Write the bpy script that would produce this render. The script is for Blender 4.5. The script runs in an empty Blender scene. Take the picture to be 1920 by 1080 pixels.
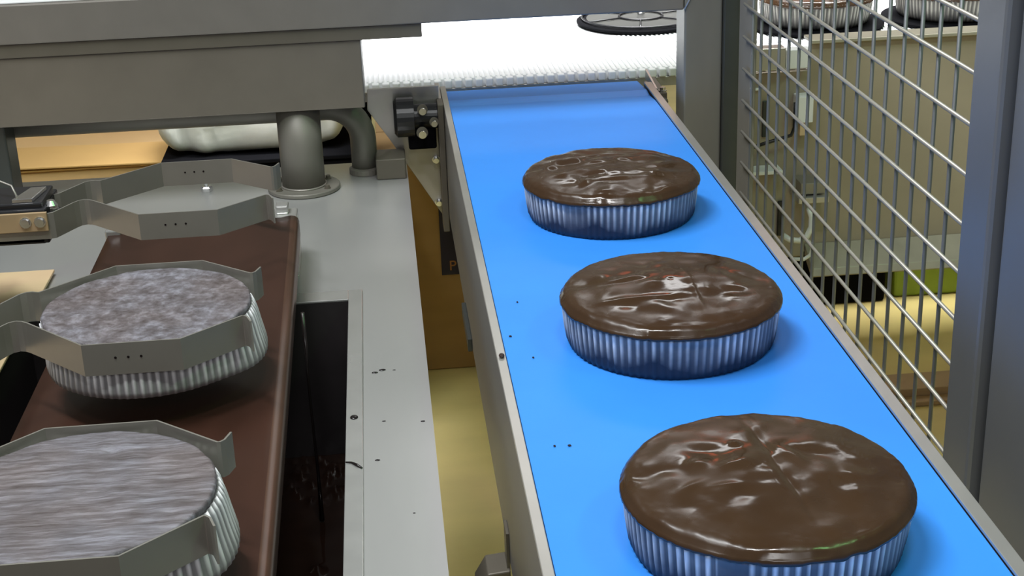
import bpy, bmesh, math, random
from mathutils import Vector, Matrix, noise
random.seed(7)
S = bpy.context.scene
COL = S.collection
PI = math.pi
# ------------------------------------------------------------ camera
cam = bpy.data.cameras.new('camera'); cam.lens = 52.5; cam.sensor_width = 36; cam.clip_start = 0.05; cam.clip_end = 60
co = bpy.data.objects.new('camera', cam); COL.objects.link(co); S.camera = co
Yc = Vector((-285, 1089, -2800)).normalized()
Zc = Vector((-.036, 1, 0)); Zc.z = (Yc.x*Zc.x + Yc.y)/(-Yc.z); Zc.normalize()
Xc = Yc.cross(Zc)
co.matrix_world = Matrix.Translation((0, 0, 1.458)) @ Matrix((Xc, Yc, Zc)).to_4x4()
# ------------------------------------------------------------ world, lamps, exposure
S.view_settings.view_transform = 'Standard'; S.view_settings.look = 'None'
S.view_settings.gamma = 1; S.view_settings.use_curve_mapping = False
S.view_settings.exposure = 0.0
W = bpy.data.worlds.new('hall_light'); S.world = W; W.use_nodes = True
W.node_tree.nodes['Background'].inputs[0].default_value = (.97, .985, 1.0, 1)
W.node_tree.nodes['Background'].inputs[1].default_value = .155
def area(name, loc, to, sx, sy, e, col=(1, 1, 1)):
    l = bpy.data.lights.new(name, 'AREA'); l.shape = 'RECTANGLE'; l.size = sx; l.size_y = sy
    l.energy = e; l.color = col
    o = bpy.data.objects.new(name, l); COL.objects.link(o); o.location = loc
    o.rotation_euler = (Vector(to)-Vector(loc)).to_track_quat('-Z', 'Y').to_euler()
    return o
area('ceiling_lamp', (-.75, 1.0, 3.4), (.1, 1.72, .9), 1.6, .09, 35, (.95, .98, 1))
area('ceiling_lamp', (-.75, 1.20, 3.4), (.1, 1.80, .9), 1.6, .09, 35, (.95, .98, 1))
area('ceiling_lamp', (.22, .28, 3.2), (.24, 1.2, .9), .36, .05, 6.5)
area('ceiling_lamp', (.22, .12, 3.2), (.24, 1.2, .9), .36, .05, 6.5)
area('ceiling_lamp', (-.95, .25, 3.0), (.24, 1.2, .9), .30, .10, 8.0)
area('ceiling_lamp', (.3, -1.6, 2.7), (.25, 1.3, .9), 1.2, .20, 9)
area('green_glint_lamp', (1.5, .35, 3.0), (.25, 1.3, .95), .55, .08, 8, (.35, 1, .35))  # unseen green lamp, added for green glints on the cake rims
area('hall_lamp', (1.2, 6.2, 3.7), (.6, 2, 1), 2.0, .45, 14)
area('red_reflection_lamp', (1.5, 6.8, 3.0), (.3, 1.5, 1), 1.3, .3, 2.6, (1, .12, .05))  # unseen red light, added for the red reflections in the glaze
hl = area('hall_lamp', (1.8, 3.5, 3.4), (1.8, 3.3, 0), 1.6, .5, 26, (1, .98, .9)); hl.data.spread = math.radians(80)
back_fill = area('hall_lamp', (-.75, 2.35, 3.3), (-.50, 3.05, .6), 1.0, .3, .4, (1, .97, .9)); back_fill.data.spread = math.radians(32)  # added fill light that brightens the boxes and cloth behind the table
tl = area('conveyor_lamp', (.7, 2.78, 1.62), (.7, 2.78, .9), 2.2, .16, 20, (.97, .98, 1)); tl.data.spread = math.radians(62)

# ------------------------------------------------------------ materials
def mat(name, col, rough=.5, metal=0., spec=.5, var=.06, vscale=30, bump=0., bscale=60, stretch=(1, 1, 1), coat=0., col2=None, thr=None):
    m = bpy.data.materials.new(name); m.use_nodes = True
    nt = m.node_tree; N = nt.nodes; L = nt.links; b = N['Principled BSDF']
    b.inputs['Roughness'].default_value = rough; b.inputs['Metallic'].default_value = metal
    b.inputs['Specular IOR Level'].default_value = spec; b.inputs['Coat Weight'].default_value = coat
    b.inputs['Coat Roughness'].default_value = .08
    tc = N.new('ShaderNodeTexCoord'); mp = N.new('ShaderNodeMapping'); mp.inputs['Scale'].default_value = stretch
    L.new(tc.outputs['Object'], mp.inputs['Vector'])
    nz = N.new('ShaderNodeTexNoise'); nz.inputs['Scale'].default_value = vscale; nz.inputs['Detail'].default_value = 5
    L.new(mp.outputs['Vector'], nz.inputs['Vector'])
    mx = N.new('ShaderNodeMix'); mx.data_type = 'RGBA'
    c2 = col2 if col2 else tuple(max(0, c*(1-2.2*var)) for c in col)
    c1 = col if col2 else tuple(min(1, c*(1+2.2*var)) for c in col)
    mx.inputs[6].default_value = (*c2, 1); mx.inputs[7].default_value = (*c1, 1)
    if thr:
        rp = N.new('ShaderNodeMapRange'); rp.inputs[1].default_value = thr[0]; rp.inputs[2].default_value = thr[1]
        L.new(nz.outputs['Fac'], rp.inputs[0]); L.new(rp.outputs[0], mx.inputs[0])
    else:
        L.new(nz.outputs['Fac'], mx.inputs[0])
    L.new(mx.outputs[2], b.inputs['Base Color'])
    if bump:
        n2 = N.new('ShaderNodeTexNoise'); n2.inputs['Scale'].default_value = bscale; n2.inputs['Detail'].default_value = 4
        L.new(mp.outputs['Vector'], n2.inputs['Vector'])
        bp = N.new('ShaderNodeBump'); bp.inputs['Strength'].default_value = bump; bp.inputs['Distance'].default_value = .002
        L.new(n2.outputs['Fac'], bp.inputs['Height']); L.new(bp.outputs['Normal'], b.inputs['Normal'])
    return m
M = {}
M['beam'] = mat('brushed_beam_steel', (.20, .183, .163), .45, .3, var=.05, vscale=25, stretch=(1, 1, 1), bump=.04, bscale=200)
M['housing'] = mat('housing_steel', (.172, .152, .124), .45, .3, var=.06, vscale=18, bump=.04, bscale=200)
M['strip'] = mat('darker_steel', (.13, .115, .09), .5, .3, var=.05)
M['post'] = mat('post_steel', (.20, .195, .165), .45, .35, var=.07, vscale=8, stretch=(3, 3, 1))
M['dark_post'] = mat('dark_post_steel', (.06, .065, .06), .4, .4)
M['fence'] = mat('fence_steel', (.20, .21, .225), .42, .4, var=.08, vscale=6)
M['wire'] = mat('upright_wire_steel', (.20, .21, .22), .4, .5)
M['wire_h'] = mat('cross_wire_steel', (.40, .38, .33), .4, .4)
M['table'] = mat('table_steel', (.50, .50, .49), .30, .55, var=.05, vscale=9, stretch=(1, .25, 1), bump=.05, bscale=40)
M['flange'] = mat('bright_steel', (.62, .62, .60), .25, .7)
M['arm'] = mat('gripper_steel', (.30, .283, .25), .40, .5, var=.04)
M['bar'] = mat('dull_bar_steel', (.23, .215, .18), .5, .15, .3, var=.08, vscale=10)
M['chrome'] = mat('chrome', (.85, .85, .85), .2, 1.0, var=.01)
M['rail'] = mat('rail_steel', (.19, .18, .165), .45, .3, var=.05, vscale=12)
M['lip'] = mat('rail_lip_steel', (.50, .48, .45), .3, .6, var=.04)
M['black'] = mat('black_plastic', (.012, .012, .014), .35)
M['blackm'] = mat('matt_black', (.005, .005, .006), .85, 0, .03)
M['blue'] = mat('blue_belt', (.042, .275, .87), .45, 0, .25, var=.03, vscale=14, bump=.05, bscale=500)
M['belt_white'] = mat('white_belt', (.86, .87, .88), .45, 0, var=.02)
M['card'] = mat('cardboard', (.50, .31, .11), .8, var=.07, vscale=6, stretch=(1, 1, 4))
M['card_l'] = mat('light_cardboard', (.54, .36, .17), .8, var=.05, vscale=6)
M['tan'] = mat('tan_sheet', (.66, .49, .29), .6, var=.03)
M['tan_tint'] = mat('tan_tinted_steel', (.46, .33, .19), .4, .3, var=.05)
M['purple'] = mat('navy_print', (.018, .014, .045), .5, var=.1)
M['orange'] = mat('orange_print', (.50, .22, .07), .6)
M['cloth'] = mat('white_cloth', (.62, .63, .58), .85, var=.22, vscale=7, bump=.5, bscale=25)
M['floor'] = mat('yellow_floor_paint', (.80, .67, .29), .35, var=.10, vscale=2.5, stretch=(1, 2.5, 1))
M['wall'] = mat('wall_paint', (.6, .6, .55), .8)
M['panel'] = mat('tank_panel_steel', (.37, .32, .24), .5, .15, var=.10, vscale=5, stretch=(1, 1, 1.5))
M['panel_l'] = mat('tank_lip_steel', (.40, .37, .29), .4, .2, var=.12, vscale=20)
M['green'] = mat('green_plastic', (.24, .36, .03), .5)
M['hose'] = mat('white_hose', (.75, .77, .72), .35)
M['pipe'] = mat('pipe_steel', (.18, .17, .145), .5, .25, var=.1, vscale=15, stretch=(1, 1, .3))
M['tub'] = mat('chocolate_stained_tub', (.028, .024, .025), .42, .1, var=.3, vscale=12)
M['pool'] = mat('melted_chocolate', (.024, .012, .008), .07, 0, .5, var=.2, vscale=30)
M['plate'] = mat('chocolate_coated_plate', (.042, .018, .012), .28, 0, .3, var=.25, vscale=6, stretch=(2, .5, 1), bump=.05, bscale=12)
M['plate_edge'] = mat('lighter_chocolate_edge', (.075, .036, .022), .3, 0.1, .4, var=.2, vscale=12, stretch=(2, .5, 1))  # rolled edge in a lighter brown than the plate
M['crumb'] = mat('chocolate_crumb', (.03, .015, .01), .4)
M['drop'] = mat('chocolate_drop', (.012, .009, .009), .15)

def glaze_mat(name, sc):
    m = mat(name, (.058, .029, .012), .10, 0, .5, var=.1, vscale=18, bump=.22, bscale=sc, coat=0.0, col2=(.034, .017, .008))
    N = m.node_tree.nodes; L = m.node_tree.links; b = N['Principled BSDF']
    b.inputs['Subsurface Weight'].default_value = 0
    nz = N.new('ShaderNodeTexNoise'); nz.inputs['Scale'].default_value = 22; nz.inputs['Detail'].default_value = 3
    tc = N.new('ShaderNodeTexCoord'); L.new(tc.outputs['Object'], nz.inputs['Vector'])
    mr = N.new('ShaderNodeMapRange'); mr.inputs[1].default_value = .4; mr.inputs[2].default_value = .62; mr.inputs[3].default_value = .10; mr.inputs[4].default_value = .34
    L.new(nz.outputs['Fac'], mr.inputs[0]); L.new(mr.outputs[0], b.inputs['Roughness'])
    return m
M['glaze'] = glaze_mat('glossy_chocolate_glaze', 28)
M['glaze_wet'] = glaze_mat('wet_chocolate_glaze', 40)

def paper_mat(name, hi, lo, z0, z1):
    m = bpy.data.materials.new(name); m.use_nodes = True
    nt = m.node_tree; N = nt.nodes; L = nt.links; b = N['Principled BSDF']
    b.inputs['Roughness'].default_value = .5
    at = N.new('ShaderNodeAttribute'); at.attribute_name = 'ridge'
    tc = N.new('ShaderNodeTexCoord'); sp = N.new('ShaderNodeSeparateXYZ'); L.new(tc.outputs['Object'], sp.inputs[0])
    nz = N.new('ShaderNodeTexNoise'); nz.inputs['Scale'].default_value = 22; nz.inputs['Detail'].default_value = 4
    L.new(tc.outputs['Object'], nz.inputs['Vector'])
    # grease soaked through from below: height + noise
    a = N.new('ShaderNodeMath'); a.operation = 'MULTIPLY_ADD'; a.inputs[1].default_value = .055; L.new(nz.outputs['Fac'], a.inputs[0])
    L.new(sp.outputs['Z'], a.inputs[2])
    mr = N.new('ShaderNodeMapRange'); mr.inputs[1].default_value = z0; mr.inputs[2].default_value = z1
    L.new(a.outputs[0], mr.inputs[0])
    mr2 = N.new('ShaderNodeMapRange'); mr2.inputs[1].default_value = .15; mr2.inputs[2].default_value = .95; L.new(at.outputs['Fac'], mr2.inputs[0])  # pleat valleys get darker colour, crease shade painted into the paper
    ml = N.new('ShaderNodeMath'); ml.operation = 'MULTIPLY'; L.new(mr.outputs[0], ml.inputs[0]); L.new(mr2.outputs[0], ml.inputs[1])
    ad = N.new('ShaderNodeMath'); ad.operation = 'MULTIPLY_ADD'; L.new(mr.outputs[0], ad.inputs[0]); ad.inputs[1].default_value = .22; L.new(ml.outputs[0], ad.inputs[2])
    mx = N.new('ShaderNodeMix'); mx.data_type = 'RGBA'; mx.inputs[6].default_value = (*lo, 1); mx.inputs[7].default_value = (*hi, 1)
    L.new(ad.outputs[0], mx.inputs[0]); L.new(mx.outputs[2], b.inputs['Base Color'])
    return m
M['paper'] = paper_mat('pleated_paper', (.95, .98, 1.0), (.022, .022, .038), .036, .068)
M['paper_dry'] = paper_mat('dry_pleated_paper', (.80, .80, .82), (.10, .095, .10), .010, .024)

M['paper_far'] = paper_mat('stained_pleated_paper', (.42, .40, .35), (.03, .028, .03), .026, .055)
def sponge_mat(name, stretch, rot):
    m = bpy.data.materials.new(name); m.use_nodes = True
    nt = m.node_tree; N = nt.nodes; L = nt.links; b = N['Principled BSDF']
    tc = N.new('ShaderNodeTexCoord'); mp = N.new('ShaderNodeMapping'); mp.inputs['Scale'].default_value = stretch; mp.inputs['Rotation'].default_value = (0, 0, rot)
    L.new(tc.outputs['Object'], mp.inputs[0])
    n1 = N.new('ShaderNodeTexNoise'); n1.inputs['Scale'].default_value = 85; n1.inputs['Detail'].default_value = 8; n1.inputs['Roughness'].default_value = .7
    n2 = N.new('ShaderNodeTexNoise'); n2.inputs['Scale'].default_value = 16; n2.inputs['Detail'].default_value = 5
    L.new(mp.outputs[0], n1.inputs['Vector']); L.new(tc.outputs['Object'], n2.inputs['Vector'])
    cr = N.new('ShaderNodeValToRGB'); e = cr.color_ramp.elements
    e[0].position = .32; e[0].color = (.075, .062, .062, 1); e[1].position = .68; e[1].color = (.30, .295, .335, 1)
    k = cr.color_ramp.elements.new(.5); k.color = (.155, .143, .155, 1)
    L.new(n1.outputs['Fac'], cr.inputs[0])
    mx = N.new('ShaderNodeMix'); mx.data_type = 'RGBA'; mx.blend_type = 'MULTIPLY'; mx.inputs[0].default_value = .6
    c2 = N.new('ShaderNodeValToRGB'); f = c2.color_ramp.elements
    f[0].position = .35; f[0].color = (.85, .70, .62, 1); f[1].position = .6; f[1].color = (1, 1, 1.05, 1)
    L.new(n2.outputs['Fac'], c2.inputs[0]); L.new(cr.outputs[0], mx.inputs[6]); L.new(c2.outputs[0], mx.inputs[7])
    L.new(mx.outputs[2], b.inputs['Base Color'])
    b.inputs['Roughness'].default_value = .33
    bp = N.new('ShaderNodeBump'); bp.inputs['Strength'].default_value = .9; bp.inputs['Distance'].default_value = .002
    L.new(n1.outputs['Fac'], bp.inputs['Height']); L.new(bp.outputs['Normal'], b.inputs['Normal'])
    return m
M['sponge_a'] = sponge_mat('mottled_cake_top', (1, 1, 1), 0)
M['sponge_b'] = sponge_mat('streaky_cake_top', (.3, 2.4, 1), -.12)

# ------------------------------------------------------------ mesh helpers
def finish(bm, name, m, parent=None, loc=None, smooth=False, bevel=0, seg=2):
    bmesh.ops.recalc_face_normals(bm, faces=bm.faces)
    me = bpy.data.meshes.new(name); bm.to_mesh(me); bm.free()
    ms = m if isinstance(m, (list, tuple)) else [m]
    for q in ms: me.materials.append(q)
    o = bpy.data.objects.new(name, me); COL.objects.link(o)
    if parent: o.parent = parent
    if loc: o.location = loc
    if smooth:
        for p in me.polygons: p.use_smooth = True
    if bevel:
        b = o.modifiers.new('bevel', 'BEVEL'); b.width = bevel; b.segments = seg; b.limit_method = 'ANGLE'; b.angle_limit = .6
    return o
def tag(o, label=None, cat=None, group=None, kind=None):
    if label: o['label'] = label
    if cat: o['category'] = cat
    if group: o['group'] = group
    if kind: o['kind'] = kind
    return o
def thing(name, loc, label, cat, group=None, rz=0):
    o = bpy.data.objects.new(name, None); COL.objects.link(o); o.location = loc; o.rotation_euler = (0, 0, rz)
    o.empty_display_size = .05
    return tag(o, label, cat, group)
def box(bm, x0, x1, y0, y1, z0, z1):
    v = [bm.verts.new((x, y, z)) for z in (z0, z1) for y in (y0, y1) for x in (x0, x1)]
    for f in ((0, 1, 3, 2), (4, 6, 7, 5), (0, 4, 5, 1), (2, 3, 7, 6), (0, 2, 6, 4), (1, 5, 7, 3)):
        bm.faces.new([v[i] for i in f])
def B(name, dims, m, parent=None, bevel=.0015, seg=2):
    bm = bmesh.new()
    for d in (dims if isinstance(dims[0], (tuple, list)) else [dims]): box(bm, *d)
    return finish(bm, name, m, parent, bevel=bevel, seg=seg)
def prism(bm, pts, lo, hi, axis='y'):
    f = {'y': lambda a, b, t: (a, t, b), 'x': lambda a, b, t: (t, a, b), 'z': lambda a, b, t: (a, b, t)}[axis]
    A = [bm.verts.new(f(a, b, lo)) for a, b in pts]; C = [bm.verts.new(f(a, b, hi)) for a, b in pts]
    n = len(pts); bm.faces.new(A); bm.faces.new(C[::-1])
    for i in range(n): bm.faces.new((A[i], A[(i+1) % n], C[(i+1) % n], C[i]))
def P(name, pts, lo, hi, m, parent=None, axis='y', bevel=.001):
    bm = bmesh.new(); prism(bm, pts, lo, hi, axis); return finish(bm, name, m, parent, bevel=bevel)
def tube(bm, path, r, n=12, caps=True):
    path = [Vector(p) for p in path]; rings = []
    up = None
    for i, p in enumerate(path):
        t = (path[min(i+1, len(path)-1)]-path[max(i-1, 0)]).normalized()
        if up is None: up = Vector((0, 0, 1)) if abs(t.z) < .9 else Vector((1, 0, 0))
        a = t.cross(up).normalized(); up = a.cross(t).normalized()
        rr = r[i] if isinstance(r, (list, tuple)) else r
        rings.append([bm.verts.new(p+rr*(math.cos(2*PI*k/n)*a+math.sin(2*PI*k/n)*up)) for k in range(n)])
    for i in range(len(rings)-1):
        for k in range(n): bm.faces.new((rings[i][k], rings[i][(k+1) % n], rings[i+1][(k+1) % n], rings[i+1][k]))
    if caps: bm.faces.new(rings[0][::-1]); bm.faces.new(rings[-1])
def T(name, path, r, m, parent=None, n=12, smooth=True):
    bm = bmesh.new(); tube(bm, path, r, n); o = finish(bm, name, m, parent)
    for p in o.data.polygons:
        if len(p.vertices) == 4: p.use_smooth = smooth
    return o
def lathe(bm, prof, n=32, c=(0, 0, 0)):
    rings = []
    for r, z in prof:
        rings.append([bm.verts.new((c[0]+r*math.cos(2*PI*k/n), c[1]+r*math.sin(2*PI*k/n), c[2]+z)) for k in range(n)])
    for i in range(len(rings)-1):
        for k in range(n): bm.faces.new((rings[i][k], rings[i][(k+1) % n], rings[i+1][(k+1) % n], rings[i+1][k]))
    bm.faces.new(rings[0][::-1]); bm.faces.new(rings[-1])
def Lt(name, prof, c, m, parent=None, n=32, bevel=0):
    bm = bmesh.new(); lathe(bm, prof, n, c); return finish(bm, name, m, parent, bevel=bevel)
def hexbolt(name, c, r, h, axis, m, parent):
    a = Vector(axis).normalized(); c = Vector(c)
    bm = bmesh.new(); tube(bm, [c, c+a*h*.25, c+a*h*.25, c+a*h], [r*1.45, r*1.45, r, r], 10)
    return finish(bm, name, m, parent)

# ------------------------------------------------------------ the setting
bm = bmesh.new(); box(bm, -5, 6, -3, 7, -.1, 0)
tag(finish(bm, 'floor', M['floor']), kind='structure')
bm = bmesh.new(); box(bm, -5, 6, 7, 7.1, 0, 4)
tag(finish(bm, 'wall_back', M['wall']), kind='structure')

# ------------------------------------------------------------ steel guard frame over the line
g = thing('machine_frame', (0, 0, 0), 'grey steel machine frame with a long beam and boxed housing spanning the blue belt', 'frame')
B('crossbeam', (-.9, .428, 2.08, 2.14, 1.044, 1.0985), M['beam'], g, .002)
B('post', (.429, .484, 2.08, 2.14, 0, 1.35), M['post'], g, .003, 3)
B('post', (-.60, -.5375, 2.10, 2.155, .8, 1.044), M['dark_post'], g, .003, 3)
B('channel_strip', (-.9, .0565, 2.084, 2.13, 1.0245, 1.0435), M['strip'], g, .001)
B('housing', (-.9, -.030, 2.087, 2.24, .927, 1.0240), M['housing'], g, .0015)
T('weld_seam', [(.4285, 2.0795, 1.0440), (.4565, 2.0795, 1.0985)], .0014, M['lip'], g, 6)
B('gap_strip', (.4845, .5065, 2.07, 2.10, 0, 1.35), M['dark_post'], g, .001)  # dark strip filling the gap between post and mesh frame
# underslung pipe with its elbow
B('shade_crossbeam', (-.9, .428, 2.12, 2.18, 1.15, 1.25), M['beam'], g, .002)  # unseen beam, added to shade the far end of the blue belt
path = [(-.85, 2.19, .905), (-.09, 2.19, .905)]
for k in range(1, 9):
    a = k/8*PI/2; path.append((-.09+.052*math.sin(a), 2.19, .905-.052*(1-math.cos(a))))
path.append((-.038, 2.19, .808))
t = thing('elbow_pipe', (-.038, 2.19, .8), 'dark steel pipe running under the housing and bending down onto the table', 'pipe')
o = T('pipe', path, .0195, M['pipe'], t, 24); o.location = (.038, -2.19, -.8)
o = Lt('pipe_collar', [(.024, .0), (.024, .008), (.0205, .010)], (0, 0, .0005), M['pipe'], t, 28)
# column
t = thing('support_column', (-.128, 2.125, .8), 'thick round grey steel column bolted to the table under the housing', 'column')
Lt('shaft', [(.0315, .006), (.0315, .1262)], (0, 0, 0), M['pipe'], t, 48)
for p in bpy.data.objects['shaft'].data.polygons: p.use_smooth = len(p.vertices) == 4
Lt('base_flange', [(.052, .0005), (.053, .0015), (.053, .0055), (.052, .0065)], (0, 0, 0), M['pipe'], t, 48)
for a in (35, 145, 215, 325):
    hexbolt('bolt', (.0425*math.cos(math.radians(a)), .0425*math.sin(math.radians(a)), .0065), .0035, .005, (0, 0, 1), M['strip'], t)
T('weld_ring', [(.0325*math.cos(k*PI/18), .0325*math.sin(k*PI/18), .0075) for k in range(37)], .0016, M['arm'], t, 6)

# ------------------------------------------------------------ steel table with sunk tub
t = thing('steel_table', (0, 0, 0), 'wide stainless steel table with a sunken dark tub, left of the blue conveyor', 'table')
ZT = .8
B('top_sheet', [(-1.0, .0256, 1.6915, 2.245, ZT-.02, ZT), (-.0445, .0256, .45, 1.6915, ZT-.02, ZT), (-1.0, -.437, .45, 1.6915, ZT-.02, ZT)], M['table'], t, 0)
B('tub_flange', [(-.0600, -.0435, .45, 1.693, ZT+.0002, ZT+.0030), (-.435, -.0600, 1.663, 1.693, ZT+.0002, ZT+.0030), (-.452, -.435, .45, 1.693, ZT+.0002, ZT+.003)], M['flange'], t, .0006)
B('tub_wall', [(-.0600, -.0580, .45, 1.665, .585, ZT), (-.437, -.435, .45, 1.665, .585, ZT), (-.435, -.060, 1.663, 1.665, .585, ZT), (-.435, -.060, .45, .452, .585, ZT), (-.437, -.058, .45, 1.665, .575, .585)], M['tub'], t, 0)
for x in (-.95, -.03):
    for y in (.6, 2.15): B('leg', (x, x+.04, y, y+.04, 0, ZT-.02), M['rail'], t, .002)
# chocolate pool
bm = bmesh.new()
nx, ny = 60, 120
V = [[None]*(ny+1) for _ in range(nx+1)]
rs = random.Random(3)
bub = [(rs.uniform(-.16, -.062), rs.gauss(1.60, .03), rs.uniform(.002, .005)) for _ in range(70)] + [(-.105, 1.395, .006), (-.11, 1.40, .004)]
for i in range(nx+1):
    for j in range(ny+1):
        x = -.2+i/nx*.1395; y = 1.0+j/ny*.6625
        z = .598+.0012*noise.noise((x*30, y*30, 0))
        for bx_, by_, br in bub:
            d = ((x-bx_)**2+(y-by_)**2)/(br*br)
            if d < 4: z += br*1.2*math.exp(-d)
        V[i][j] = bm.verts.new((x, y, z))
for i in range(nx):
    for j in range(ny): bm.faces.new((V[i][j], V[i+1][j], V[i+1][j+1], V[i][j+1]))
a = [bm.verts.new(p) for p in ((-.4345, .4525, .5975), (-.2, .4525, .5975), (-.0605, .4525, .5975), (-.0605, 1.0, .5975), (-.2, 1.0, .5975), (-.4345, 1.0, .5975), (-.2, 1.6625, .5975), (-.4345, 1.6625, .5975))]
bm.faces.new((a[0], a[1], a[4], a[5])); bm.faces.new((a[1], a[2], a[3], a[4])); bm.faces.new((a[5], a[4], a[6], a[7]))
b4 = [bm.verts.new(p) for p in ((-.4345, .4525, .586), (-.0605, .4525, .586), (-.0605, 1.6625, .586), (-.4345, 1.6625, .586))]
bm.faces.new(b4[::-1])
tag(finish(bm, 'chocolate_pool', M['pool'], smooth=True), 'dark glossy pool of melted chocolate with bubbles at the bottom of the tub', 'chocolate', kind='stuff')
tag(T('chocolate_drip', [(-.104, 1.50, .855), (-.1045, 1.501, .75), (-.103, 1.50, .66), (-.1035, 1.50, .600)], [.0022, .0014, .0017, .003], M['drop'], n=8), 'thin dark string of chocolate dripping into the tub', 'chocolate drip')

# chocolate coated plate
t = thing('chocolate_plate', (-.23, 1.3, .865), 'long sloping-edged plate coated in brown chocolate, lying under the cake grippers', 'plate')
def edge(y): return -.1185+.0115*max(0, min(1, (1.79-y)/.83))**.8
ys = [.70+.03*k for k in range(37)] + [1.80]
bm = bmesh.new(); rows = []
for y in ys:
    e = edge(y); pr = [(-.3512, -.022), (-.3512, -.002), (-.350, 0)]
    for k in range(1, 12): pr.append((-.350+(e-.022+.350)*k/12, .0006*noise.noise((k*.5, y*6, 0))))
    pr += [(e-.022, 0), (e-.016, .0012), (e-.010, .0018), (e-.005, .0010), (e-.0015, -.0015), (e, -.006), (e, -.024)]
    rows.append([bm.verts.new((x+.23, y-1.3, z)) for x, z in pr])
for i in range(len(rows)-1):
    for k in range(len(rows[0])-1):
        f = bm.faces.new((rows[i][k], rows[i][k+1], rows[i+1][k+1], rows[i+1][k])); f.smooth = True
        if k >= 16: f.material_index = 1
    bm.faces.new((rows[i][0], rows[i+1][0], rows[i+1][-1], rows[i][-1]))
bm.faces.new(rows[0]); bm.faces.new(rows[-1][::-1])
o = finish(bm, 'coated_sheet', [M['plate'], M['plate_edge']], t)
B('end_bracket', [(-.030+.23-.23+.080, .1085, .46, .54, -.0655, -.001), (.082, .098, .515, .535, -.001, .010), (.040, .060, .52, .535, -.03, .0)], M['flange'], t, .002)
B('end_bracket', (-.124, -.105, .470, .515, -.0655, .006), M['flange'], t, .002)
B('support', (-.115, -.100, .375, .500, -.0615, -.0225), M['tub'], t, .001)

# ------------------------------------------------------------ grippers
def arm_strip(bm, pts, z0, z1, th):
    n = len(pts); L_ = []; R_ = []
    for i, p in enumerate(pts):
        a = Vector(pts[max(i-1, 0)]); b = Vector(pts[min(i+1, n-1)])
        d = (b-a).normalized(); nn = Vector((-d.y, d.x))
        L_.append(Vector(p)+nn*th/2); R_.append(Vector(p)-nn*th/2)
    v = [[bm.verts.new((q.x, q.y, z)) for q in s] for s in (L_, R_) for z in (z0, z1)]
    l0, l1, r0, r1 = v
    for i in range(n-1):
        bm.faces.new((l0[i], l0[i+1], l1[i+1], l1[i])); bm.faces.new((r0[i], r1[i], r1[i+1], r0[i+1]))
        bm.faces.new((l1[i], l1[i+1], r1[i+1], r1[i])); bm.faces.new((l0[i], r0[i], r0[i+1], l0[i+1]))
    bm.faces.new((l0[0], l1[0], r1[0], r0[0])); bm.faces.new((l0[-1], r0[-1], r1[-1], l1[-1]))
GX = -.2327
def make_gripper(y, label, root_only=None):
    r = thing('cake_gripper', (GX, y, .925), label, 'gripper', 'steel cake grippers above the chocolate plate')
    base = [(-.230, -.0745), (-.143, -.0745), (-.1385, -.0725), (-.122, -.041), (-.1175, -.0345), (-.1115, -.0318), (-.1060, -.0335), (-.101, -.0375), (-.0425, -.0985), (.0418, -.0985), (.0915, -.0545), (.0935, -.0545), (.0965, -.0575), (.1005, -.0695)]
    for s in (1, -1):
        pl_ = base if s > 0 else [(-.152, -.004), (-.1446, 0), (-.1215, .037)][:0]+[(-.150, .006), (-.1446, .002), (-.1230, -.036), (-.1174, -.0405), (-.1120, -.0410), (-.1053, -.0385)]+base[8:]
        bm = bmesh.new(); arm_strip(bm, [(x, yy*s) for x, yy in pl_], 0, .0295, .0016)
        a = finish(bm, 'gripper_arm', M['arm'], r)
        for dx in (-.011, 0, .011):
            hexbolt('punched_mark', (dx-.004, s*-.0977 - (.0018 if s > 0 else .0010)*0 - (.0017 if s > 0 else 0), .016), .0008, .0004, (0, -1, 0), M['drop'], a)
    B('arm_plate', (-.232, -.1440, -.0795, -.0757, .0105, .0320), M['tan_tint'], r, .0006)  # steel arm end; its tan colour imitates cardboard reflected in it
    b = B('mount_body', [(-.232, -.150, -.0735, .016, -.006, .030), (-.232, -.146, -.0735, -.060, -.0055, .034)], M['black'], r, .002)
    B('top_cover', (-.232, -.150, -.068, -.002, .0305, .0400), M['black'], r, .002)
    o = P('polished_plate', [(-.182, -.066), (-.160, -.066), (-.153, -.022), (-.170, -.022)], .0402, .0445, M['chrome'], r, 'z', .0005)
    T('cable', [(-.232, -.03, .058), (-.205, -.035, .060), (-.185, -.045, .054), (-.178, -.058, .046)], .0013, M['arm'], r, 8)
    o = Lt('fitting', [(.006, 0), (.0075, .002), (.0075, .008), (.004, .013)], (-.1425, -.058, .0260), M['chrome'], r, 16)
    B('clamp_block', (-.158, -.136, -.066, -.040, .010, .0260), M['black'], r, .002)
    for x in (-.1675, -.1520):
        hexbolt('bolt', (x, -.0795, .0215), .0045, .0035, (0, -1, 0), M['chrome'], r)
    return r
def copy_tree(o, parent=None):
    c = o.copy(); COL.objects.link(c); c.parent = parent
    for ch in list(o.children): copy_tree(ch, c)
    return c
g1 = make_gripper(1.668, 'open steel cake gripper holding nothing, farthest back, with a tan cardboard reflection painted on its bolted mount')
bpy.context.view_layer.update()
g2 = copy_tree(g1); g2.location.y = 1.310; g2['label'] = 'steel cake gripper closed around the mottled unglazed cake, in the middle'
g3 = copy_tree(g1); g3.location.y = .953; g3['label'] = 'steel cake gripper closed around the streaky unglazed cake nearest the camera'
t = thing('transfer_rail', (-.52, 1.3, .8), 'black carrying rail beyond the left edge that the cake grippers hang on', 'rail')
B('beam', (-.02, .0555, -.9, .43, .119, .150), M['black'], t, .003)
for y in (-.7, -.20): B('support', (-.015, .03, y, y+.04, .0005, .119), M['rail'], t, .002)
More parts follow.
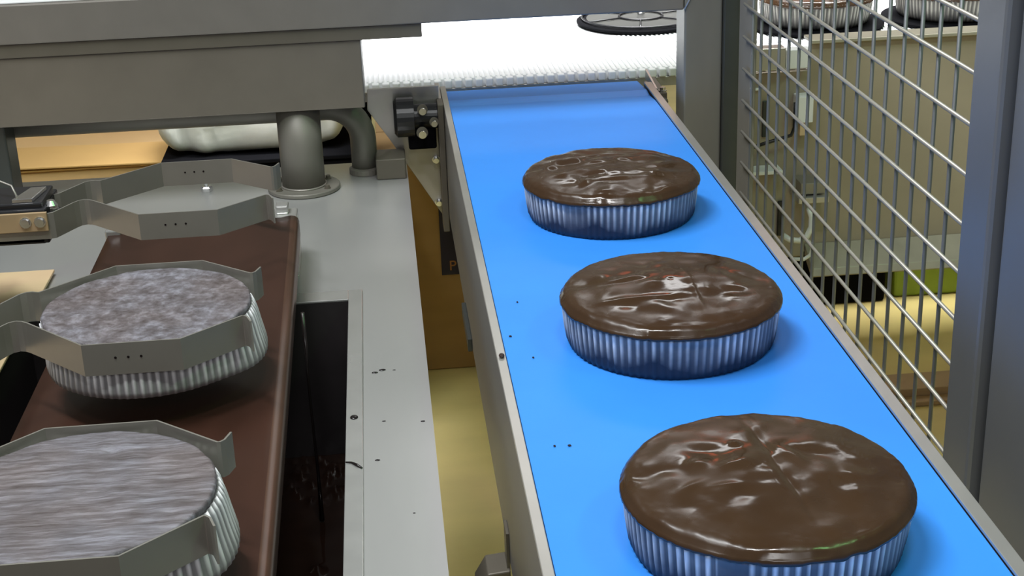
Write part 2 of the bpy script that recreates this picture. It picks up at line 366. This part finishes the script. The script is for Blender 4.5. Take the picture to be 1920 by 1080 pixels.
tag(B('tan_sheet', (-.75, -.4325, 1.15, 1.822, .8035, .8075), M['tan'], None, .001), 'flat tan board lying on the steel table behind the middle gripper', 'board')
t = thing('table_bolt', (-.272, 2.143, .8), 'small chrome bolt standing upright on the steel table behind the empty gripper', 'bolt')
Lt('shank', [(.0035, .0003), (.0035, .030)], (0, 0, 0), M['chrome'], t, 12)
Lt('head', [(.0045, .030), (.006, .032), (.006, .037), (.004, .039)], (0, 0, 0), M['chrome'], t, 12)
Lt('nut', [(.009, .0003), (.009, .006), (.007, .008)], (0, 0, 0), M['chrome'], t, 6)
tag(B('steel_block', (-.021, .0235, 2.145, 2.20, .8003, .832), M['strip'], None, .002), 'low dark steel block on the back corner of the table beside the elbow pipe', 'block')

# ------------------------------------------------------------ cakes
def cup_mesh(Rt, Rb, h, N, dep, seed, parent, m, z0=.0006, flat=(), bulge=0):
    rs = random.Random(seed); bm = bmesh.new(); lay = bm.verts.layers.float.new('ridge')
    per = 6; n = N*per; lv = 9; rings = []
    jit = [rs.uniform(-.22, .22) for _ in range(N)]; amp = [rs.uniform(.65, 1.0) for _ in range(N)]
    skew = [rs.uniform(-.3, .3) for _ in range(N)]
    for l in range(lv):
        tt = l/(lv-1); R = Rb+(Rt-Rb)*tt; z = z0+h*tt; ring = []
        if l == 0: R -= .0015
        for k in range(n):
            p = k//per; fr = (k % per)/per
            w = .5-.5*math.cos(2*PI*fr)
            w = w**.8
            am = amp[p]*(jit[p]*0+1)
            th = 2*PI*(k+(jit[p]+skew[p]*tt)*1.4*math.sin(PI*fr)*1.2)/n
            for (a0, a1, q) in flat:
                d = (th-a0) % (2*PI)
                if d < a1-a0: am *= q
            fade = .45+.55*min(1, tt*2.2)
            rr = R-dep+dep*w*am*fade
            if bulge:
                tc_ = (th+PI) % (2*PI)-PI
                rr += bulge*(1-tt)**.6*(math.exp(-(tc_/.62)**4)+.28*max(0, 1-tt*1.9))
            v = bm.verts.new((rr*math.cos(th), rr*math.sin(th), z+(.0008*w*am if l == lv-1 else 0)))
            v[lay] = w**1.7*min(1, am*1.05)*(.35+.65*min(1, tt*2.5)); ring.append(v)
        rings.append(ring)
    for i in range(lv-1):
        for k in range(n): bm.faces.new((rings[i][k], rings[i][(k+1) % n], rings[i+1][(k+1) % n], rings[i+1][k]))
    bm.faces.new(rings[0][::-1])
    # inner fold
    inn = [bm.verts.new((v.co.x*.975, v.co.y*.975, v.co.z-.004)) for v in rings[-1]]
    for k in range(n): bm.faces.new((rings[-1][k], rings[-1][(k+1) % n], inn[(k+1) % n], inn[k]))
    o = finish(bm, 'paper_cup', m, parent, smooth=True)
    return o
def glaze_mesh(R, z, dome, seed, feats, parent, m, N=84, lump=1.0):
    bm = bmesh.new(); nr, nt = 64, 252; grid = []
    c = bm.verts.new((0, 0, z+dome))
    def H(x, y):
        r = math.hypot(x, y)/R
        h = dome*(1-r**2.6)**1.0 if r < 1 else 0
        u_ = min(1, max(0, (r*R-(R-.0085))/.0070)); h = .0086*(1-r**2)+(.0050+.0012*noise.noise((x*45, y*45, seed+20)))*math.sqrt(max(0, 1-u_*u_))
        if r > .8: h += .0007*(r-.8)/.2*noise.noise((x*130, y*130, seed+31))+.0005*(r-.8)/.2*noise.noise((x*320, y*320, seed+37))
        q = max(.25, 1-r**8)
        h += lump*q*(.0018*noise.noise((x*22, y*22, seed))+.0009*noise.noise((x*60, y*60, seed+5)))
        for (fx, fy, sx, sy, ang, a) in feats:
            ca, sa = math.cos(ang), math.sin(ang); dx, dy = x-fx, y-fy
            u = (dx*ca+dy*sa)/sx; w = (-dx*sa+dy*ca)/sy; e = u*u+w*w
            if e < 9: h += 1.0*a*math.exp(-e)
        return h
    rmax = R-.0010
    for i in range(1, nr+1):
        r = rmax*(i/nr)**.9; grid.append([bm.verts.new((r*math.cos(2*PI*k/nt), r*math.sin(2*PI*k/nt), z+H(r*math.cos(2*PI*k/nt), r*math.sin(2*PI*k/nt)))) for k in range(nt)])
    base = [v.co.z for v in grid[-1]]
    prof = [(.0008, .0008), (.0015, .0018), (.0019, .0030), (.0020, .0046)]
    for dr, dz in prof:
        ring = []
        for k in range(nt):
            th = 2*PI*k/nt
            wob = .0004*math.cos(th*N)+.0020*noise.noise((math.cos(th)*6, math.sin(th)*6, seed+9))+.0012*noise.noise((math.cos(th)*18, math.sin(th)*18, seed+3))
            rr = rmax+dr+.0007*noise.noise((math.cos(th)*25, math.sin(th)*25, seed))*(dr/.0046)
            f = dz/.0052
            ring.append(bm.verts.new((rr*math.cos(th), rr*math.sin(th), base[k]-dz*1.0+wob*f)))
        grid.append(ring)
    ring = [bm.verts.new((v.co.x*.95, v.co.y*.95, v.co.z-.001)) for v in grid[-1]]; grid.append(ring)
    for k in range(nt): bm.faces.new((c, grid[0][k], grid[0][(k+1) % nt]))
    for i in range(len(grid)-1):
        for k in range(nt): bm.faces.new((grid[i][k], grid[i+1][k], grid[i+1][(k+1) % nt], grid[i][(k+1) % nt]))
    bm.faces.new(grid[-1])
    return finish(bm, 'chocolate_glaze', m, parent, smooth=True)
CX = .249
cakes = [
 (.2525, 1.636, 'round chocolate-glazed cake farthest back on the blue belt, small and rippled', 'glaze_wet', 1.9,
  [(-.035, -.045, .012, .006, .9, .0022), (-.05, -.012, .02, .006, .5, .0020), (.01, -.045, .02, .005, 0, .0016), (0, .04, .05, .005, .1, .0016), (.045, .05, .03, .006, -.4, .0014), (-.06, .03, .02, .012, 0, .0015), (.02, -.01, .02, .012, 0, .0010)], [(4.0, 4.25, .35), (5.3, 5.9, .5)]),
 (.2495, 1.2655, 'round chocolate-glazed cake in the middle of the three on the blue belt', 'glaze', 1.2,
  [(-.02, -.005, .012, .008, .4, .0020), (-.035, .01, .014, .006, .2, .0018), (-.045, .002, .02, .004, .1, -.0012), (-.035, -.035, .035, .004, .02, .0013), (.017, -.03, .0022, .045, 0, .0010), (-.05, .05, .02, .012, 0, .0012), (.05, .03, .03, .02, 0, .0007)], [(4.45, 4.95, .75), (5.45, 5.8, .4)]),
 (.2465, .9035, 'large glossy chocolate-glazed cake closest to the camera on the blue belt', 'glaze', 1.0,
  [(-.047, .012, .008, .007, 0, .0020), (-.025, .002, .008, .006, 0, .0020), (-.014, .006, .009, .008, .4, .0016), (-.033, -.024, .014, .004, -.1, .0014), (-.056, -.016, .009, .004, .5, .0014), (.022, .012, .005, .015, .35, .0026), (.01, -.02, .0030, .05, .10, -.0010), (.006, .05, .0035, .035, .1, -.0014), (-.014, .036, .0035, .0035, 0, .0024), (.04, .035, .02, .012, .4, .0008)], [(4.15, 4.32, .15), (4.75, 4.80, .1), (5.4, 5.9, .5)]),
]
for (x, y, lab, gm, lump, feats, fl) in cakes:
    t = thing('glazed_cake', (x, y-.002, .9003), lab, 'cake', 'chocolate-glazed cakes in a row on the blue belt')
    cup_mesh(.1013, .0975, .0415, 84, .0028, int(y*100), t, M['paper'], flat=fl)
    glaze_mesh(.1015, .0452, .0138, y*10, feats, t, M[gm], lump=lump)
def sponge_top(R, z, seed, parent, m, pits):
    bm = bmesh.new(); nr, nt = 50, 200; grid = []
    def H(x, y):
        h = .0009*noise.noise((x*40, y*40, seed))+.0006*noise.noise((x*110, y*110, seed+2))
        for px_, py_, pr, a in pits:
            e = ((x-px_)/pr)**2+((y-py_)/(pr*.6))**2
            if e < 6: h += a*math.exp(-e)
        return h
    c = bm.verts.new((0, 0, z+H(0, 0)))
    for i in range(1, nr+1):
        r = R*i/nr; ring = []
        for k in range(nt):
            th = 2*PI*k/nt; rr = r*(1+(.006*noise.noise((math.cos(th)*9, math.sin(th)*9, seed)) if i == nr else 0))
            x, y = rr*math.cos(th), rr*math.sin(th)
            ring.append(bm.verts.new((x, y, z+H(x, y)-(.0012 if i == nr else 0))))
        grid.append(ring)
    grid.append([bm.verts.new((v.co.x*.992, v.co.y*.992, z-.008)) for v in grid[-1]])
    for k in range(nt): bm.faces.new((c, grid[0][k], grid[0][(k+1) % nt]))
    for i in range(len(grid)-1):
        for k in range(nt): bm.faces.new((grid[i][k], grid[i+1][k], grid[i+1][(k+1) % nt], grid[i][(k+1) % nt]))
    bm.faces.new(grid[-1])
    return finish(bm, 'cake_top', m, parent, smooth=True)
for (y, lab, mm, sd, pits) in (
  (1.310, 'flat unglazed cake with a mottled grey-brown top, held in the middle gripper', 'sponge_a', 4, [(-.075, .035, .006, -.002), (.04, -.06, .008, -.002), (.005, .03, .012, -.001), (-.03, -.075, .007, -.002), (-.03, .0, .01, .001)]),
  (.953, 'flat unglazed cake with a streaky wood-like top, cut off by the left edge', 'sponge_b', 9, [(.012, .062, .007, -.004), (-.03, .02, .01, -.001), (.03, -.02, .01, .001)])):
    t = thing('unglazed_cake', (GX, y, .8985), lab, 'cake', 'unglazed cakes held by the grippers')
    cup_mesh(.0970, .0950, .0455, 84, .0024, int(y*77), t, M['paper_dry'], z0=.0, bulge=.0115)
    sponge_top(.0950, .0520, sd, t, M[mm], pits)

# ------------------------------------------------------------ blue conveyor
t = thing('blue_conveyor', (0, 0, 0), 'conveyor with a bright blue belt and steel sides carrying three glazed cakes', 'conveyor')
bm = bmesh.new()
prof = [(.40, .900), (2.135, .900), (2.142, .8996), (2.185, .8960), (2.200, .8968), (2.212, .8985), (2.222, .8975), (2.26, .8945), (2.296, .8920)]
for k in range(1, 8):
    a = k/8*PI; prof.append((2.296+.014*math.sin(a), .878+.014*math.cos(a)))
prof += [(2.296, .864), (.40, .864)]
prism(bm, prof, .0945, .3985, 'x')
o = finish(bm, 'belt', M['blue'], t)
P('side_plate', [(.40, .728), (2.19, .728), (2.26, .80), (2.26, .9005), (.40, .9005)], .0850, .0905, M['rail'], t, 'x')
P('side_plate', [(.40, .728), (2.19, .728), (2.26, .80), (2.26, .9005), (.40, .9005)], .4025, .4080, M['rail'], t, 'x')
B('edge_lip', (.0850, .0935, .40, 2.285, .9005, .9035), M['lip'], t, .0006)
B('edge_lip', (.3992, .4105, .40, 2.24, .9005, .9035), M['lip'], t, .0006)
B('cross_member', [(.0905, .4025, .6, .64, .80, .85), (.0905, .4025, 1.9, 1.94, .80, .85), (.0905, .4025, 1.2, 1.24, .80, .85)], M['rail'], t, 0)
for y in (.62, 1.92):
    B('leg', (.225, .265, y-.02, y+.02, .012, .80), M['rail'], t, .002)
    Lt('foot', [(.035, .0005), (.035, .008), (.01, .014)], (.245, y, 0), M['black'], t, 20)
P('gusset', [(-.027, .9245), (.0795, .9245), (.0795, .715), (.066, .737), (.0014, .846), (-.029, .893)], 2.205, 2.209, M['lip'], t, 'y', .0005)
B('end_bar', (.0755, .0845, 2.165, 2.2045, .705, .905), M['strip'], t, .001)
P('end_cheek', [(2.20, .895), (2.305, .895), (2.305, .905), (2.20, .9005)], .0775, .0840, M['lip'], t, 'x', .0005)
P('end_cheek', [(2.215, .8925), (2.305, .8925), (2.305, .908), (2.215, .8990)], .4125, .4160, M['lip'], t, 'x', .0005)
B('end_bar', (.4165, .4280, 2.20, 2.305, .87, .895), M['strip'], t, .001)
m_ = T('drive_motor', [(.0100, 2.185, .884), (.0140, 2.185, .884), (.0145, 2.185, .884), (.040, 2.185, .884), (.0405, 2.185, .884), (.0750, 2.185, .884)], [.024, .029, .030, .030, .019, .019], M['black'], t, 28, smooth=False)
B('motor_block', [(.030, .072, 2.175, 2.2045, .835, .872)], M['blackm'], m_, .003)
for (x, z, r) in ((.0527, .9010, .0052), (.0507, .8660, .0058), (.0690, .8815, .0046)):
    T('spindle', [(x, 2.172, z), (x, 2.150, z), (x, 2.1495, z), (x, 2.144, z)], [r*.7, r*.7, r, r], M['chrome'], m_, 14)
    T('spindle_collar', [(x, 2.160, z), (x, 2.156, z)], r*1.5, M['strip'], m_, 14)
for (x, z) in ((.0705, .810), (.0715, .741)):
    hexbolt('bolt', (x, 2.2045, z), .0042, .010, (0, -1, 0), M['chrome'], t)
hexbolt('bolt', (.4225, 2.198, .882), .0045, .010, (0, -1, 0), M['chrome'], t)
hexbolt('bolt', (.4225, 2.21, .8955), .0045, .006, (0, 0, 1), M['chrome'], t)
P('side_clamp', [(.0535, .64), (.0535, .704), (.064, .722), (.0848, .724), (.0848, .64)], 1.165, 1.20, M['strip'], t, 'y', .0015)
B('clamp_strap', (.0820, .0850, 1.17, 1.195, .715, .76), M['strip'], t, .0005)
B('side_cleat', (.0795, .0850, 1.66, 1.78, .725, .742), M['dark_post'], t, .001)
# crumbs
for i, (x, y) in enumerate(((.1172, 1.376), (.1023, 1.2916), (.1184, 1.2391), (.1286, 1.0626), (.1166, 1.0636))):
    bm = bmesh.new(); bmesh.ops.create_icosphere(bm, subdivisions=1, radius=.0015)
    for v in bm.verts: v.co = Vector((v.co.x*(1.2 if i % 2 else .8), v.co.y*.8, v.co.z*.5+.0009))*(1+.3*noise.noise(v.co*900))
    tag(finish(bm, 'cake_crumb', M['crumb'], loc=(x, y, .9001)), ['tiny dark crumb on the blue belt, farthest back of the loose crumbs', 'tiny dark crumb near the left lip, second from the back on the blue belt', 'tiny dark crumb on the blue belt, level with the middle cake and the lip crumb', 'right one of the pair of crumbs on the blue belt left of the nearest cake', 'left one of the pair of crumbs on the blue belt left of the nearest cake'][i], 'crumb', 'crumbs on the blue belt')
bm = bmesh.new(); bmesh.ops.create_icosphere(bm, subdivisions=2, radius=.003)
for v in bm.verts: v.co = Vector((v.co.x*.9, v.co.y*1.3, v.co.z*.6+.0018))
tag(finish(bm, 'cake_crumb', M['crumb'], loc=(.0895, 1.2386, .9035)), 'dark crumb stuck on the left steel lip of the blue conveyor', 'crumb')
for i, (x, y, r) in enumerate(((-.0226, 1.4579, .004), (-.0306, 1.4524, .0035), (-.0101, 1.4558, .0018), (-.0227, 1.335, .002), (.0156, 1.3287, .0024), (-.0299, 1.2538, .0026), (.001, 1.15, .0013))):
    bm = bmesh.new(); bmesh.ops.create_icosphere(bm, subdivisions=2, radius=r*.72)
    for v in bm.verts: v.co = Vector((v.co.x*1.35, v.co.y*.8, max(0, v.co.z)*.35))
    tag(finish(bm, 'chocolate_drop', M['drop'], loc=(x, y, .8002), smooth=True), ['elongated dark chocolate drop on the table, farthest back and in the middle of three', 'dark chocolate drop on the table, left one of the three farthest back', 'tiny chocolate drop on the table, right one of the three farthest back', 'small chocolate drop in the middle of the steel strip, level with the big rim drop', 'chocolate drop close to the right edge of the steel table', 'chocolate drop on the steel table right of the curved streak', 'faint tiny chocolate drop on the steel table nearest the camera'][i], 'chocolate drop', 'chocolate drops on the table')
bm = bmesh.new(); bmesh.ops.create_icosphere(bm, subdivisions=2, radius=.0042)
for v in bm.verts: v.co = Vector((v.co.x*1.0, v.co.y*1.2, max(0, v.co.z)*.4))
tag(finish(bm, 'chocolate_drop', M['drop'], loc=(-.0520, 1.3423, .8031), smooth=True), 'big dark chocolate drop on the bright rim of the tub', 'chocolate drop')
tag(T('chocolate_streak', [(-.0595, 1.248, .8036), (-.054, 1.246, .8038), (-.049, 1.240, .8038), (-.0442, 1.234, .8034)], [.0006, .0010, .0016, .0010], M['drop'], n=6), 'thin curved dark chocolate streak across the bright rim of the tub', 'chocolate streak')

# ------------------------------------------------------------ white conveyor at the back
t = thing('white_conveyor', (0, 0, 0), 'brightly lit white plastic belt conveyor crossing behind the blue belt', 'conveyor')
bm = bmesh.new(); box(bm, -.12, 2.2, 2.346, 3.35, .870, .900)
o = finish(bm, 'white_belt', M['belt_white'], t)
lk = None
for i in range(80):
    x = -.12+i*.0165
    if lk is None:
        bm = bmesh.new(); box(bm, 0, .0118, 2.3335, 2.3465, .8870, .9005)
        lk = finish(bm, 'belt_link', M['belt_white'], t, bevel=.002); lk.location.x = x
    else:
        c = lk.copy(); COL.objects.link(c); c.location.x = x
rb = None
for i in range(150):                                       # raised ribs on the belt top near its edge
    x = -.12+i*.00825
    if rb is None:
        bm = bmesh.new(); box(bm, 0, .0032, 2.347, 2.60, .9, .9016); rb = finish(bm, 'belt_rib', M['belt_white'], t); rb.location.x = x
    else:
        c = rb.copy(); COL.objects.link(c); c.location.x = x
B('wear_strip', (-.12, 2.2, 2.337, 2.3455, .872, .8865), M['lip'], t, .0005)
for x in (.2, 1.9):
    for y in (2.45, 3.15): B('leg', (x, x+.05, y, y+.05, 0, .87), M['rail'], t, .002)
# carriers and far cakes
def carrier(x, y, lab, r=.122):
    t = thing('cake_carrier', (x, y, .9017), lab, 'carrier', 'round cake carriers on the white belt')
    Lt('disc', [(r-.006, .0003), (r, .003), (r, .006), (r-.004, .008)], (0, 0, 0), M['blackm'], t, 64)
    return t
e = carrier(.476, 2.705, 'empty round black carrier with wire spokes on the white belt, left of the post', .118)
M['carrier'] = mat('carrier_plate', (.045, .045, .042), .7, 0, .1)
Lt('inner_plate', [(.100, .0082), (.100, .0095)], (0, 0, 0), M['carrier'], e, 64)
for rr in (.108, .040):
    T('wire_ring', [(rr*math.cos(k*PI/24), rr*math.sin(k*PI/24), .012) for k in range(49)], .0018, M['black'], e, 8)
for a in (20, 80, 140, 200, 260, 320):
    ca, sa = math.cos(math.radians(a)), math.sin(math.radians(a))
    T('spoke', [(.04*ca, .04*sa, .012), (.108*ca, .108*sa, .012)], .0015, M['black'], e, 8)
Lt('hub_bolt', [(.007, .009), (.007, .018), (.005, .021)], (0, -.004, 0), M['chrome'], e, 12)
for i, (x, lab1, lab2) in enumerate(((.772, 'round black carrier under the far cake just right of the post', 'glazed cake on a black carrier behind the mesh, just right of the post'),
                                     (1.022, 'round black carrier under the far cake at the fence end', 'glazed cake on a black carrier behind the mesh, at the right end'))):
    c = carrier(x, 2.60, lab1)
    t2 = thing('glazed_cake', (x, 2.60, .9100), lab2, 'cake', 'glazed cakes on the white belt behind the mesh')
    cup_mesh(.1015, .0955, .0432, 84, .0026, 50+i, t2, M['paper_far'])
    glaze_mesh(.1015, .0440, .0125, 33+i, [], t2, M['glaze'], lump=1.5)

# ------------------------------------------------------------ tank panel, brackets and hose behind the mesh
t = thing('tank_cabinet', (0, 0, 0), 'large dull beige-grey steel cabinet with a ledge below, behind the wire mesh', 'cabinet')
B('front_panel', (.678, 1.9, 2.296, 2.302, .585, .938), M['panel'], t, .001)
B('top_lip', (.676, 1.9, 2.285, 2.3325, .9385, .9440), M['panel_l'], t, .001)
B('side_panel', (.56, .677, 2.30, 2.306, .575, .888), M['panel'], t, .001)
P('lower_ledge', [(2.295, .580), (2.295, .600), (2.248, .572), (2.243, .560), (2.250, .556)], .68, 1.9, M['panel_l'], t, 'x', .001)
B('post', [(.60, .64, 2.307, 2.33, 0, .86), (1.84, 1.88, 2.303, 2.33, 0, .93)], M['dark_post'], t, .002)
t = thing('valve_bracket', (.60, 2.27, .75), 'cluster of pale sensor brackets and valve blocks at the far corner of the mesh', 'bracket')
def o3(name, x0, x1, y0, y1, z0, z1, m): return B(name, (x0-.60, x1-.60, y0-2.27, y1-2.27, z0-.75, z1-.75), m, t, .0012)
o3('mount_plate', .565, .676, 2.290, 2.2985, .58, .895, M['panel'])
o3('sensor_box', .578, .628, 2.262, 2.2895, .905, .940, M['lip'])
o3('white_bracket', .630, .670, 2.266, 2.2895, .905, .935, M['belt_white'])
o3('valve_body', .650, .676, 2.262, 2.2895, .817, .860, M['belt_white'])
o3('valve_tip', .656, .670, 2.265, 2.2895, .795, .816, M['tan'])
o3('clip', .586, .594, 2.284, 2.2895, .868, .872, M['belt_white'])
o3('small_shelf', .572, .628, 2.255, 2.2895, .736, .7425, M['belt_white'])
o3('lower_shelf', .650, .700, 2.235, 2.2895, .690, .700, M['lip'])
o3('lower_block', .655, .695, 2.243, 2.2895, .703, .722, M['arm'])
o3('dark_slot', .600, .608, 2.286, 2.2895, .79, .85, M['dark_post'])
o3('dark_slot', .630, .640, 2.284, 2.2895, .62, .68, M['black'])
tag(T('sensor_cable', [(.575, 2.268, .778), (.60, 2.266, .786), (.62, 2.266, .791), (.642, 2.265, .797), (.6470, 2.265, .810), (.6475, 2.266, .835), (.648, 2.268, .85)], .0030, M['black'], n=8), 'thin black cable looping over the pale brackets behind the mesh', 'cable')
tag(T('white_hose', [(.628, 2.25, .635), (.64, 2.243, .627), (.655, 2.24, .626), (.667, 2.24, .632), (.674, 2.24, .648), (.6745, 2.242, .665), (.670, 2.25, .682)], .0050, M['hose'], n=12), 'short thick white hose curving beneath the lower shelf behind the mesh', 'hose')
tag(T('thin_hose', [(.664, 2.246, .627), (.672, 2.244, .622), (.678, 2.244, .610), (.676, 2.245, .598), (.665, 2.245, .591), (.648, 2.246, .592)], .0032, M['hose'], n=10), 'thin pale hose hanging in a loop under the thick white hose', 'hose')
# floor stuff right
tag(B('floor_channel', [(.95, 2.3, 2.87, 2.95, .0005, .03), (.95, 2.3, 2.84, 2.87, .0005, .012)], M['tan_tint'], None, .002), 'low tan steel channel lying across the yellow floor behind the mesh', 'channel')
t = thing('black_crate', (1.16, 3.58, 0), 'black plastic crate on the yellow floor under the steel cabinet', 'crate')
B('body', (-.19, .075, -.14, .20, .0005, .28), M['blackm'], t, .008)
B('rim', (-.198, .083, -.148, .208, .2805, .30), M['blackm'], t, .004)
t = thing('green_bin', (1.36, 3.58, 0), 'lime green plastic bin on the yellow floor beside the black crate', 'bin')
P('body', [(-.095, .0005), (.115, .0005), (.13, .27), (-.105, .27)], -.12, .2, M['green'], t, 'y', .008)
B('rim', (-.106, .138, -.128, .208, .2705, .29), M['green'], t, .004)

# ------------------------------------------------------------ mesh fence
t = thing('mesh_guard', (.493, 1.6, 0), 'square wire mesh guard panel along the right side of the blue conveyor', 'fence')
def f3(name, x0, x1, y0, y1, z0, z1, m, bv=.0015): return B(name, (x0-.493, x1-.493, y0-1.6, y1-1.6, z0, z1), m, t, bv)
f3('frame_bar', .4975, .5060, 1.968, 2.036, .30, 1.40, M['bar'])
f3('frame_bar', .4885, .5360, 1.1265, 1.186, .30, 1.40, M['fence'], .004)
f3('frame_bar', .4975, .5060, 1.186, 1.968, .30, .33, M['fence'])
f3('frame_bar', .4975, .5060, 1.186, 1.968, 1.37, 1.40, M['fence'])
for y in (1.14, 1.99): f3('foot', .4975, .5060, y, y+.03, 0, .30, M['fence'])
w0 = None
for i in range(17):
    y = 1.9089-i*(1.9089-1.1938)/16
    if w0 is None:
        w0 = T('wire', [(.0035, 0, .305), (.0035, 0, 1.395)], .0021, M['wire'], t, 8)
    c = w0 if i == 0 else w0.copy()
    if i: COL.objects.link(c)
    c.location.y = y-1.6
y = 1.9089+.0447; c = w0.copy(); COL.objects.link(c); c.location.y = y-1.6
h0 = None
for i in range(24):
    z = 1.066+(i-16)*.04465
    if h0 is None: h0 = T('wire', [(0, 1.175-1.6, 0), (0, 1.990-1.6, 0)], .0021, M['wire_h'], t, 8)
    c = h0 if i == 0 else h0.copy()
    if i: COL.objects.link(c)
    c.location.z = z
t = thing('fence_post', (.52, 1.05, 0), 'blue-grey square steel fence post at the right edge, beside the mesh guard', 'post')
B('tube', (-.024, .036, -.10, .066, 0, 1.40), M['fence'], t, .004, 3)
B('end_cap', (-.025, .037, -.101, .067, 1.4, 1.404), M['black'], t, .001)

# ------------------------------------------------------------ cardboard and cloth behind the table
t = thing('cardboard_box', (.24, 3.21, 0), 'tall brown cardboard box with a navy label, standing between table and blue conveyor', 'box')
B('body', (-.268, .26, 0, .42, .0005, .522), M['card'], t, .003)
B('flap', [(-.269, .261, -.002, .208, .5225, .527), (-.269, .261, .212, .422, .5225, .527)], M['card_l'], t, .001)
B('flap_edge', (-.25, -.10, -.0015, .0, .490, .512), M['card_l'], t, 0)
o = B('label', (-.138, .02, -.0022, -.0002, .238, .400), M['purple'], t, 0)
cu = bpy.data.curves.new('letter', 'FONT'); cu.body = 'P'; cu.size = .034; cu.extrude = .0004
lt = bpy.data.objects.new('letter', cu); COL.objects.link(lt)
dg = bpy.context.evaluated_depsgraph_get(); me = bpy.data.meshes.new_from_object(lt.evaluated_get(dg)); bpy.data.objects.remove(lt)
me.materials.append(M['orange'])
lt = bpy.data.objects.new('printed_letter', me); COL.objects.link(lt); lt.parent = t; lt.rotation_euler = (PI/2, 0, 0); lt.location = (-.121, -.0028, .249)
t = thing('cardboard_box', (-.70, 3.0, 0), 'brown cardboard box with loose open flaps, at far left behind the table', 'box')
B('body', (-.30, .243, 0, .30, .0005, .598), M['card_l'], t, .003)
o = B('flap', (-.30, .245, -.006, .14, 0, .004), M['card'], t, .001); o.location.z = .600
o = B('flap', (-.30, .245, -.012, .13, 0, .004), M['card'], t, .001); o.location.z = .608; o.rotation_euler = (.03, .012, 0)
t = thing('cardboard_box', (-.72, 3.34, 0), 'plain darker cardboard box standing behind the box with open flaps', 'box')
B('body', (-.30, .262, 0, .4, .0005, .95), M['card'], t, .003)
B('flap', [(-.30, .263, 0, .198, .951, .955), (-.30, .263, .202, .4, .951, .955)], M['card'], t, .001)
t = thing('black_crate', (-.25, 2.9, 0), 'tall black crate behind the table with the white cloth bundle on it', 'crate')
B('body', (-.200, .205, 0, .30, .0005, .618), M['blackm'], t, .004)
B('rim', (-.2045, .2095, -.004, .304, .6185, .628), M['blackm'], t, .002)
t = thing('black_crate', (-.15, 3.22, 0), 'narrow black crate standing behind the white cloth bundle', 'crate')
B('body', (-.20, .115, 0, .08, .0005, .80), M['blackm'], t, .004)
B('rim', (-.203, .1175, -.003, .083, .8005, .81), M['blackm'], t, .002)
# cloth bundle
bm = bmesh.new(); nu, nv = 72, 20; rings = []
for j in range(nv+1):
    a = -PI/2+PI*j/nv; ring = []
    for i in range(nu):
        b_ = 2*PI*i/nu
        def se(v, p): return math.copysign(abs(v)**p, v)
        x = .188*se(math.cos(a), .35)*se(math.cos(b_), .4); y = .085*se(math.cos(a), .35)*se(math.sin(b_), .5); z = .095*se(math.sin(a), .5)
        k = 1+.05*noise.noise((x*14, y*14, z*10))
        y += .012*noise.noise((x*28, 3, z*12))+.005*math.sin(x*120+4*z*10)
        ring.append(bm.verts.new((x*k, y*k, max(z, -.095)+.0965)))
    rings.append(ring)
for j in range(nv):
    for i in range(nu): bm.faces.new((rings[j][i], rings[j][(i+1) % nu], rings[j+1][(i+1) % nu], rings[j+1][i]))
bmesh.ops.remove_doubles(bm, verts=bm.verts, dist=.0005)
tag(finish(bm, 'cloth_bundle', M['cloth'], loc=(-.276, 3.01, .6285), smooth=True), 'folded white cloth bundle with rounded corners resting on the black crate behind the table', 'cloth')

tag(B('white_strip', (-.88, -.30, 2.086, 2.116, 1.0989, 1.1012), M['belt_white'], None, .0005), 'thin white strip along the top of the crossbeam at the top left corner', 'strip')  # white strip set along the crossbeam's top face
